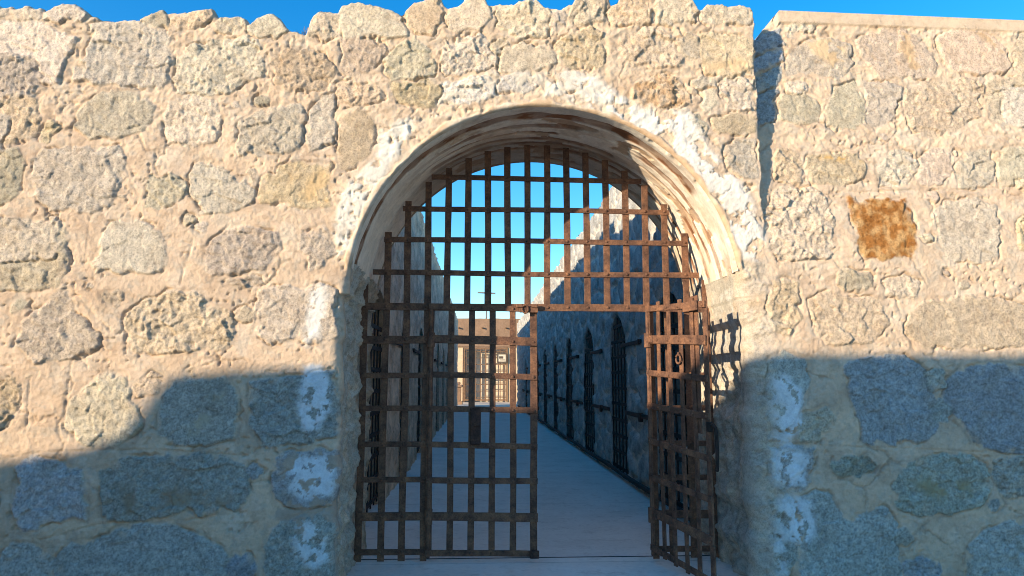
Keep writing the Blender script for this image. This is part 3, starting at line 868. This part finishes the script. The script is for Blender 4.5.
def build_gate():
    root = empty('iron_gate', (CX, YG, 0))
    tag(root, 'tall rusty iron lattice gate of riveted straps filling the archway, right leaf swung open', 'gate')
    ox = CX
    hz = [3.232, 2.955, 2.683, 2.398]               # upper rows
    lowz = [1.833, 1.541, 1.270, .977, .697, .404, .130]
    def zt(x): return ZC + math.sqrt(max(RR ** 2 - (x - CX) ** 2, 0))
    def hw(z): return math.sqrt(RR ** 2 - (z - ZC) ** 2) if z > ZC else RR
    vx = [-.777 + .1707 * k for k in range(16)]    # -.777 ... 1.78
    yv, yh = .006, -.006
    # frame part: header strap is the mesh of the fixed lattice itself
    fr = strap('fixed_lattice', (-.965 - ox, 2.112, yh - .002), (1.95 - ox, 2.106, yh - .002), .062, .012, M_IRON, root,
               [(x - ox, 2.11) for x in vx], -1, 99)
    k = 0
    for x in vx:
        top = zt(x) - .015 if x > -.7 else zt(x) - .03
        if x < -.35 or x > 1.5: bot = .055
        else: bot = 2.085
        rows = []
        strap('vertical_bar', (x - ox, bot, yv), (x - ox + (.004 if bot < 1 else 0), top, yv), .056, .011, M_IRON, fr, rows, -1, k); k += 1
    for x, zt_ in ((-.955, 2.36), (1.955, 2.36)):
        strap('vertical_bar', (x - ox, .055, yv), (x - ox, zt_, yv), .058, .012, M_IRON, fr, (), -1, k); k += 1
    for z in hz:
        w = hw(z) - (.0 if z > 3 else .02)
        riv = [(x - ox, z) for x in vx if abs(x - CX) < w]
        strap('horizontal_bar', (-w + .0, z + .004, yh), (w, z - .006, yh), .046, .010, M_IRON, fr, riv, -1, k); k += 1
    for z in lowz:
        big = z in (1.833, .404)
        for x0, x1, vs in ((-.972, -.405, (-.777, -.606, -.436)), (1.452, 1.965, (1.612, 1.783, 1.955))):
            strap('horizontal_bar', (x0 - ox, z, yh), (x1 - ox, z, yh), .066 if big else .046, .011, M_IRON, fr, [(x - ox, z) for x in vs], -1, k); k += 1
    strap('vertical_bar', (1.472 - ox, .05, yv + .004), (1.472 - ox, 2.09, yv + .004), .05, .014, M_IRON, fr, (), -1, k); k += 1

    def leaf(loc, rz, W, sag, flip, mat, lockcol, zs):
        # the mesh of the leaf itself is its hinge stile; bars hang from it
        bm = bmesh.new()
        add_tube(bm, [(0, 0, .085), (0, 0, 2.10)], .017, 10)
        for z in (1.833, .404):
            add_tube(bm, [(0, 0, z - .06), (0, 0, z + .06)], .034, 12)
            add_box(bm, (flip * .05, -.012, z), (.10, .016, .05), .004)
        lf = bm_obj('gate_leaf', bm, mat, root, False)
        lf.location = (loc[0] - ox, loc[1] - YG, 0); lf.rotation_euler = (0, 0, rz)
        n = 5; xs = [flip * W * i / n for i in range(n + 1)]
        dz = lambda x: -sag * abs(x) / W
        kk = 500 if flip > 0 else 700
        for i, x in enumerate(xs):
            w = .052 if i < n else .058
            strap('vertical_bar', (x, .105 + dz(x), .006), (x, 2.135 + dz(x) + (.02 if lockcol else 0), .006), w, .011, mat, lf, (), -1, kk + i)
        for j, z in enumerate(zs):
            big = j in (1, 6)
            strap('horizontal_bar', (flip * -.02, z, -.007), (flip * (W + .03), z + dz(W), -.007), .068 if big else .048, .012, mat, lf,
                  [(x, z + dz(x)) for x in xs[0 if j else 1:]], -1, kk + 20 + j)
        return lf, xs, dz

    zs = [2.112, 1.838, 1.545, 1.268, .977, .697, .410, .125]
    lf, xs, dz = leaf((-.395, YG - .022), 0, .858, .022, 1, M_IRON, False, zs)
    # lock case on the closed leaf
    bm = bmesh.new()
    add_box(bm, (xs[2] + .035, -.022, 1.125), (.085, .03, .30), .006)
    add_box(bm, (xs[2] + .045, -.043, 1.135), (.05, .014, .022), .003)
    add_tube(bm, [(xs[2] + .035, -.036, 1.07), (xs[2] + .035, -.046, 1.07)], .013, 10)
    bm_obj('lock_case', bm, M_IRON_D, lf)
    bm = bmesh.new()
    x = xs[-1]
    add_box(bm, (x - .04, -.022, 2.085), (.16, .016, .045), .004)
    add_tube(bm, [(x - .07 + .026 * math.cos(a), -.036, 2.09 + .034 * math.sin(a)) for a in np.linspace(0, 2 * PI, 14)[:-1]], .008, 6, True)
    add_box(bm, (x - .12, -.03, 2.118), (.05, .022, .03), .004); add_box(bm, (x + .01, -.03, 2.118), (.05, .022, .03), .004)
    bm_obj('latch', bm, M_IRON, lf)
    bm = bmesh.new(); add_box(bm, (x, -.02, .105), (.075, .03, .06), .005); bm_obj('foot_bracket', bm, M_IRON_D, lf)

    # open leaf, hinged at the right stile and swung out towards the viewer
    ang = math.atan2(-.835, .205)
    zs2 = [2.100, 1.838, 1.560, 1.290, 1.000, .712, .430, .150]
    rl, xs, dz = leaf((1.435, YG - .03), ang, .875, .052, 1, M_IRON, True, zs2)
    bm = bmesh.new()
    xm = .875 * .80 + .015
    add_box(bm, (xm, .019, 1.62), (.105, .010, 1.02), .003)
    add_box(bm, (xm + .01, -.022, 2.05), (.20, .012, .075), .003)
    bm_obj('lock_plate', bm, M_IRON, rl)
    bm = bmesh.new()
    add_tube(bm, [(.52 + .034 * math.cos(a), -.016, 1.66 + .034 * math.sin(a)) for a in np.linspace(0, 2 * PI, 20)[:-1]], .008, 8, True)
    add_box(bm, (.52, -.014, 1.70), (.022, .012, .03), .003)
    bm_obj('pull_ring', bm, M_IRON, rl)
    bm = bmesh.new()
    e = .90
    add_tube(bm, [(e - .01, 0, 1.18), (e + .045, -.0, 1.185), (e + .075, -.0, 1.165), (e + .082, 0, 1.12), (e + .084, 0, 1.0), (e + .08, 0, .90), (e + .07, 0, .87)], .013, 8)
    add_box(bm, (e + .0, 0, 1.17), (.05, .03, .07), .005)
    bm_obj('hasp', bm, M_IRON_B, rl)
    return root


build_gate()

# ------------------------------------------------------------------ cell blocks along the passage
DOORS = [8.20, 11.25, 14.26, 17.32, 20.41, 23.6, 26.7, 29.8, 32.9]
DW, DZ = .66, 1.88        # half width, spring height


def build_block(name, Xw, sgn, Ztop, y0, y1, label, warm, ylow=None):
    """sgn = +1: wall faces -X (right block); -1: faces +X (left block)"""
    root = empty(name, (Xw, y0, 0)); tag(root, label, 'cell block')
    ys = np.concatenate([np.arange(y0, 13, .035), np.arange(13, 22, .06), np.arange(22, y1 + .01, .12)]); zs = np.arange(-.06, Ztop + .12, .05)
    Yg, Zg = np.meshgrid(ys, zs)
    D = np.full(Yg.shape, 9.0); near = np.zeros(Yg.shape)
    for yd in DOORS:
        up = np.hypot(Yg - yd, Zg - DZ) - DW; lo = np.abs(Yg - yd) - DW
        d = np.where(Zg > DZ, up, lo)
        near = np.where(d < D, yd, near); D = np.minimum(D, d)
    hole = D < 0
    a = np.arctan2(Zg - DZ, Yg - near)
    Ys = np.where(Zg > DZ, near + DW * np.cos(a), near + np.sign(Yg - near + 1e-6) * DW); Zs = np.where(Zg > DZ, DZ + DW * np.sin(a), Zg)
    S = Ztop + .05 * gnoise(Yg * 1.3, Yg * 0, 301 + sgn) + .025 * gnoise(Yg * 5, Yg * 0, 302 + sgn)
    sd = 310 + 40 * (sgn + 1)
    h = .035 * fbm(Yg, Zg, 1.6, 4, sd) + .022 * (ridged(Yg, Zg, 2.6, 4, sd + 1) - .5) + .01 * fbm(Yg, Zg, 12, 3, sd + 2)
    stone = sstep(-.06, .12, fbm(Yg, Zg, 2.4, 4, sd + 3))
    n = fbm(Yg, Zg, 5, 4, sd + 4)[..., None]
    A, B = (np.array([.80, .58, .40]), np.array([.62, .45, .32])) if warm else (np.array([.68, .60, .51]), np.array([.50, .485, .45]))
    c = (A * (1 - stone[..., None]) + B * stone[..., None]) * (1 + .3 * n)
    if sgn > 0:
        f1_, e1_ = worley(Yg * .75 + .12 * fbm(Yg, Zg, 3, 3, 91), Zg + .12 * fbm(Yg, Zg, 3, 3, 92), 2.3, 95)
        stone = sstep(.06, .2, e1_); h = h + .035 * f1_ * stone + .03 * stone
        tone = 1 + .55 * gnoise(np.floor(f1_ * 0) + f1_ * 1.7, f1_ * 0 + 2.2, 99)[..., None]
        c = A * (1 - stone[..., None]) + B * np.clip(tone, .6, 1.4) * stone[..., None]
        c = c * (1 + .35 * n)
    ok = ~(hole | (Zg > S))
    kf = ok[:-1, :-1] | ok[:-1, 1:] | ok[1:, :-1] | ok[1:, 1:]
    Yv = np.where(hole, Ys, Yg); Zv = np.where(hole, Zs, np.minimum(Zg, S))
    Xv = Xw - sgn * np.where(hole, 0, h * np.clip(D / .06, 0, 1) + .02 * stone)
    idx = np.arange(Yg.size).reshape(Yg.shape)
    fc = np.stack([idx[:-1, :-1][kf], idx[:-1, 1:][kf], idx[1:, 1:][kf], idx[1:, :-1][kf]], 1)
    used = np.unique(fc); rem = np.full(Yg.size, -1); rem[used] = np.arange(len(used))
    np_mesh('front_wall', (np.stack([Xv.ravel(), Yv.ravel(), Zv.ravel()], 1) - np.array([Xw, y0, 0]))[used], rem[fc], M_CORR, root,
            c.reshape(-1, 3)[used], (.3 + .7 * stone).ravel()[used])
    # reveals of the doorways
    dep = .34
    for yd in DOORS:
        V = []; Fq = []
        pr = [(yd - DW, z) for z in np.linspace(0, DZ, 12)] + [(yd + DW * math.cos(t), DZ + DW * math.sin(t)) for t in np.linspace(PI, 0, 18)] + [(yd + DW, z) for z in np.linspace(DZ, 0, 12)]
        b0 = len(V)
        for (yy, zz) in pr:
            for k in range(3): V.append((sgn * dep * k / 2 - sgn * .02 * (k == 0), yy - y0, zz))
        for i in range(len(pr) - 1):
            for k in range(2):
                q = b0 + i * 3 + k; Fq.append((q, q + 1, q + 4, q + 3))
        V = np.array(V)
        np_mesh('door_reveal', V, np.array(Fq), M_CORR, root, np.tile(B * .9, (len(V), 1)), np.full(len(V), .8), False)
    # body behind: wall top, cells (roof, back, end walls)
    bm = bmesh.new()
    def bx(xa, xb, ya, yb, za, zb): add_box(bm, ((xa + xb) / 2 * sgn, (ya + yb) / 2 - y0, (za + zb) / 2), (abs(xb - xa), yb - ya, zb - za))
    bx(.10, .36, y0 + .02, y1 - .02, 2.75, Ztop - .06)
    bx(.36, 2.7, y0 + 1.6, y1 - .02, 2.75, 3.3)
    bx(2.45, 2.7, y0 + 1.6, y1 - .02, -.05, 2.746)
    bx(.02, 2.446, y1 - .3, y1 - .02, -.05, 2.746); bx(.02, 2.446, y0 + .02, y0 + .3, -.05, 2.746)
    if sgn < 0: bx(1.15, 1.5, 8.0, y1 - .4, 3.304, Ztop + .60)  # unseen set-back ridge, added to raise the shadow line on the opposite wall
    o = bm_obj('roof_and_cells', bm, M_BROWN if not warm else M_ADOBE, root)
    bm = bmesh.new()
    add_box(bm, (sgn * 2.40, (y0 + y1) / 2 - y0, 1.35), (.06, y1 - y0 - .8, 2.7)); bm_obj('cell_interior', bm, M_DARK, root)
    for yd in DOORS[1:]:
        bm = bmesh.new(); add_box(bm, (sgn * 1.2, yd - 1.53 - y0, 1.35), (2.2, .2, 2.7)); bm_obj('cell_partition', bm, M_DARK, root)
    # strap iron cell doors
    for i, yd in enumerate(DOORS):
        bm = bmesh.new(); th = .012
        nv = 5
        for k in range(nv + 1):
            y = -DW + .03 + (2 * DW - .06) * k / nv
            zt = DZ + math.sqrt(max(DW ** 2 - y * y, 0)) - .02
            add_box(bm, (0, y, zt / 2 + .02), (th, .05, zt - .04))
        for k in range(10):
            z = .12 + k * .25
            w = DW if z < DZ else math.sqrt(max(DW ** 2 - (z - DZ) ** 2, .0001))
            if w > .15: add_box(bm, (-sgn * .012, 0, z), (th, 2 * w - .04, .05))
        dr = bm_obj('cell_door', bm, M_IRON_B, root); dr.location = (sgn * .01 if sgn > 0 else sgn * .05, yd - y0, 0)
        bm = bmesh.new()
        add_box(bm, (-sgn * .085, -DW - .55, 2.02), (.02, 1.3, .055), .004)
        add_box(bm, (-sgn * .07, -DW - 1.1, 2.02), (.07, .04, .07), .004)
        bm_obj('hinge_strap', bm, M_IRON_D, dr)
        if sgn < 0: continue
        bm = bmesh.new()
        add_box(bm, (-sgn * .085, DW + .75, 1.02), (.02, 1.75, .06), .004); add_box(bm, (-sgn * .09, DW + .62, 1.0), (.05, .10, .12), .006)
        bm_obj('locking_bar', bm, M_IRON_D, dr)
    if sgn < 0: return root
    bm = bmesh.new()
    add_tube(bm, [(-sgn * .09, y - y0, .10 + .01 * math.sin(y * 1.7)) for y in np.arange(y0 + .1, y1 - 1, .8)], .035, 8)
    bm_obj('kerb_pipe', bm, M_IRON_B, root)
    return root


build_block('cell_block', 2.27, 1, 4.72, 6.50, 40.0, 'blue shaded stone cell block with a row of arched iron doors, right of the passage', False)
build_block('cell_block', -1.17, -1, 4.86, 6.50, 40.0, 'tan rough cell block wall seen through the left bars of the gate', True)

# ------------------------------------------------------------------ ground
def sheet(name, x0, x1, y0, y1, z, mat, amp=0.0, n=60):
    X, Y = np.meshgrid(np.linspace(x0, x1, n), np.linspace(y0, y1, n))
    Zz = z + amp * fbm(X, Y, .6, 3, 400)
    idx = np.arange(X.size).reshape(X.shape)
    fc = np.stack([idx[:-1, :-1], idx[:-1, 1:], idx[1:, 1:], idx[1:, :-1]], -1).reshape(-1, 4)
    o = np_mesh(name, np.stack([X.ravel(), Y.ravel(), Zz.ravel()], 1), fc, mat)
    return tag(o, kind='structure')


sheet('ground', -1500, 1500, -600, 2400, -.03, M_SAND)
sheet('path', -1.6, 2.7, 4.2, 39.9, .0, M_FLOOR, .006, 120)
sheet('courtyard', -12, 12, 39.9, 48.2, .004, M_WHITE)
bm = bmesh.new()
add_box(bm, (CX, 5.40, .0), (3.6, 1.30, .07), .012)
tag(bm_obj('threshold', bm, M_FLOOR), kind='structure')
bm = bmesh.new()
add_box(bm, (.55, 6.064, .014), (3.3, .018, .04), .002)
o = bm_obj('floor_rail', bm, M_IRON_B)
tag(o, 'thin dark iron rail set in the floor under the gate', 'rail')

# ------------------------------------------------------------------ far end of the passage
fw = empty('courtyard_wall', (0, 48.3, 0)); tag(fw, 'sunlit tan adobe wall closing the far end of the passage', 'wall')
def P3(x, y, Y): return P(x, y, Y)
gx0, gx1 = P(463, 380, 48.3)[0], P(508, 380, 48.3)[0]
zt = P(490, 347, 48.3)[1]
bm = bmesh.new()
add_box(bm, ((-14 + gx0) / 2, .25, zt / 2), (gx0 + 14, .5, zt), .03)
add_box(bm, ((14 + gx1) / 2, .25, zt / 2), (14 - gx1, .5, zt), .03)
bm_obj('wall_panel', bm, M_ADOBE, fw)
bm = bmesh.new(); add_box(bm, ((gx0 + gx1) / 2, .95, zt / 2 - .01), (gx1 - gx0 + 1.2, .2, zt - .02), .02); bm_obj('wall_panel', bm, M_WHITE, fw)
bm = bmesh.new(); add_box(bm, (0, .22, zt + .08), (28, .7, .15), .02); bm_obj('lintel', bm, M_BROWN, fw)
fg = empty('courtyard_gate', ((gx0 + gx1) / 2, 48.25, 0)); tag(fg, 'small square barred gate in the sunlit far wall', 'gate')
W = (gx1 - gx0) / 2 - .03
bm = bmesh.new()
for s in (-1, 0, 1): add_box(bm, (s * (W - .05), 0, zt / 2), (.10, .05, zt - .1))
for z in (.15, zt / 2, zt - .12): add_box(bm, (0, -.003, z), (2 * W, .04, .10))
bm_obj('gate_frame', bm, M_WOOD, fg)
for k in range(9):
    x = -W + 2 * W * (k + .5) / 9
    if abs(x) > .08:
        bm = bmesh.new(); add_box(bm, (x, .03, zt / 2), (.055, .03, zt - .2)); bm_obj('vertical_bar', bm, M_WOOD, fg)
for k in range(8):
    bm = bmesh.new(); add_box(bm, (0, .06, .3 + k * (zt - .6) / 7), (2 * W - .1, .03, .05)); bm_obj('horizontal_bar', bm, M_WOOD, fg)
sx, sz = P(502, 358, 48.1)
sg = empty('notice_board', (sx, 48.15, sz)); tag(sg, 'small dark framed notice hung on the far barred gate', 'sign')
bm = bmesh.new()
for s in (-1, 1):
    add_box(bm, (s * .30, 0, 0), (.09, .05, .66), .01); add_box(bm, (0, .002, s * .29), (.51, .05, .09), .01)
bm_obj('sign_frame', bm, M_SIGN, sg)
bm = bmesh.new(); add_box(bm, (0, .012, 0), (.50, .03, .48)); bm_obj('sign_face', bm, M_SIGNP, sg)
bm = bmesh.new(); add_box(bm, (-.06, -.008, .04), (.28, .012, .16), .01); add_box(bm, (.02, -.008, -.13), (.34, .012, .05), .01); bm_obj('sign_emblem', bm, M_SIGN, sg)

bx0, bz = P(457, 380, 44)[0], P(457, 383, 44)[1]
bn = empty('stone_pedestal', (bx0 + .05, 44, 0)); tag(bn, 'low brown pedestal beside the far wall, left of the barred gate', 'pedestal')
bm = bmesh.new(); add_box(bm, (0, 0, .1), (.62, .62, .2), .02); add_box(bm, (0, 0, .62), (.44, .44, .84), .03); bm_obj('pedestal_base', bm, M_BROWN, bn)
bm = bmesh.new(); add_box(bm, (0, 0, 1.13), (.58, .58, .18), .04); add_box(bm, (0, 0, 1.30), (.34, .34, .16), .05); bm_obj('pedestal_cap', bm, M_BROWN, bn)

ab = empty('adobe_building', (0, 56, 0)); tag(ab, 'flat roofed brown adobe building rising behind the far wall', 'building')
zt2 = P(490, 318.5, 56)[1]
X, Z = np.meshgrid(np.linspace(-16, 16, 200), np.linspace(0, zt2, 40))
Yv = -.05 * fbm(X, Z, .8, 4, 501)
Zv = np.where(Z > zt2 - .01, Z + .06 * fbm(X, X * 0, .9, 3, 502), Z)
idx = np.arange(X.size).reshape(X.shape)
fc = np.stack([idx[:-1, :-1], idx[:-1, 1:], idx[1:, 1:], idx[1:, :-1]], -1).reshape(-1, 4)
np_mesh('front_wall', np.stack([X.ravel(), Yv.ravel(), Zv.ravel()], 1), fc, M_BROWN, ab)
bm = bmesh.new(); add_box(bm, (0, 4.1, zt2 / 2 - .05), (31.9, 8, zt2 - .1)); bm_obj('rear_walls', bm, M_BROWN, ab)
for k in range(15):
    bm = bmesh.new(); add_tube(bm, [(-13 + k * 1.9, -.25, zt2 - .75), (-13 + k * 1.9, .1, zt2 - .75)], .06, 8); bm_obj('roof_beam', bm, M_WOOD, ab)

# pole with a cross arm above the far roofs
px, pz = P(486.5, 293, 62)
po = empty('utility_pole', (px, 62, 0)); tag(po, 'slim utility pole with a short cross arm against the sky beyond the roofs', 'pole')
bm = bmesh.new(); add_tube(bm, [(0, 0, -.1), (0, 0, pz + .1)], .07, 10); bm_obj('pole_shaft', bm, M_POLE, po)
bm = bmesh.new(); add_box(bm, (0, -.02, pz), (1.6, .12, .13), .02, Matrix.Rotation(math.radians(3), 3, 'Y'))
bm_obj('cross_arm', bm, M_POLE, po)

# dry weed on the wall top
wx_, wz_ = P(298, 31)
wd = empty('dry_weed', (wx_, YF + .14, wz_)); tag(wd, 'tiny dry weed growing in a dip of the wall top', 'plant')
bm = bmesh.new(); rg = random.Random(4)
for k in range(34):
    a = rg.random() * 2 * PI; r = rg.uniform(.01, .1); hgt = rg.uniform(.03, .12)
    p0 = Vector((rg.uniform(-.04, .04), rg.uniform(-.03, .03), -.05)); p2 = p0 + Vector((r * math.cos(a), r * math.sin(a) * .6, hgt + .05))
    pm = (p0 + p2) / 2 + Vector((rg.uniform(-.012, .012), 0, .01)); add_tube(bm, [p0, pm, p2], .0012, 4)
bm_obj('stems', bm, M_TWIG, wd)

# ------------------------------------------------------------------ guard house behind the viewer that shades the foot of the wall
SD = Vector((1.19, .83, -.354)).normalized()
gh = empty('guard_house', (0, 0, 0)); tag(gh, 'long flat roofed adobe guard house behind the viewer facing the gate wall', 'building')
DP = 6.0
def sh(x, z): return (x - DP * 1.19 / .83, z + DP * .354 / .83)
prof = [sh(-16, .90), sh(-6, .90), sh(-3.9, .92), sh(-3.27, .94), sh(-2.75, 1.02), sh(-2.44, 1.12), sh(-2.33, 1.30), sh(-2.26, 1.44), sh(-2.16, 1.53), sh(-1.6, 1.57), sh(-.98, 1.60), sh(1.0, 1.66), sh(2.0, 1.69), sh(4.0, 1.69), (-2.6, sh(0, 1.69)[1])]
bm = bmesh.new(); ya, yb = YF - DP, YF - DP - 5
poly = [(-24, -.05)] + [(-24, prof[0][1])] + prof + [(-2.6, -.05)]
fa = [bm.verts.new((x, ya, z)) for x, z in poly]; ba = [bm.verts.new((x, yb, z)) for x, z in poly]
bm.faces.new(fa); bm.faces.new(ba[::-1])
for i in range(len(poly)): bm.faces.new((fa[i], fa[(i + 1) % len(poly)], ba[(i + 1) % len(poly)], ba[i]))
bm_obj('adobe_walls', bm, M_ADOBE, gh)
bm = bmesh.new(); add_box(bm, (-6, ya + .03, 1.05), (1.0, .08, 2.1), .01); bm_obj('door', bm, M_WOOD, gh)
for x in (-9, -4): 
    bm = bmesh.new(); add_box(bm, (x, ya + .03, 1.6), (.9, .07, 1.0), .01); add_box(bm, (x, ya + .05, 1.08), (1.05, .14, .06), .01); bm_obj('window_shutter', bm, M_WOOD, gh)

# ------------------------------------------------------------------ light, sky, camera
w = bpy.data.worlds.new('World'); sc.world = w; w.use_nodes = True
nt = w.node_tree; bg = nt.nodes['Background']
sky = nt.nodes.new('ShaderNodeTexSky'); sky.sky_type = 'NISHITA'; sky.sun_disc = False
to_sun = -SD
elev = math.asin(to_sun.z)
sky.sun_elevation = elev
sky.sun_rotation = math.atan2(to_sun.x, to_sun.y)
sky.air_density = 1.0; sky.dust_density = .2; sky.ozone_density = 3.0
hs = nt.nodes.new('ShaderNodeHueSaturation'); hs.inputs['Saturation'].default_value = 1.36; hs.inputs['Hue'].default_value = .501
nt.links.new(sky.outputs[0], hs.inputs['Color'])
nt.links.new(hs.outputs[0], bg.inputs['Color']); bg.inputs['Strength'].default_value = .15

sl = bpy.data.lights.new('sun', 'SUN'); sl.energy = 3.7; sl.angle = math.radians(.5); sl.color = (1, .83, .60)
so = bpy.data.objects.new('sun', sl); col.objects.link(so); so.rotation_euler = SD.to_track_quat('-Z', 'Y').to_euler(); so.location = (-8, -6, 9)

cd = bpy.data.cameras.new('camera'); cd.sensor_fit = 'HORIZONTAL'; cd.sensor_width = 36; cd.lens = F / 1024 * 36
cd.clip_start = .05; cd.clip_end = 5000
co = bpy.data.objects.new('camera', cd); col.objects.link(co); co.location = CAM
co.rotation_euler = (PI / 2 + PH, 0, -TH)
sc.camera = co
sc.view_settings.view_transform = 'Standard'; sc.view_settings.look = 'None'; sc.view_settings.gamma = 1
sc.view_settings.exposure = 1.15
sc.cycles.max_bounces = 8
sc.render.filter_size = 1.0
sc.cycles.filter_width = 1.0
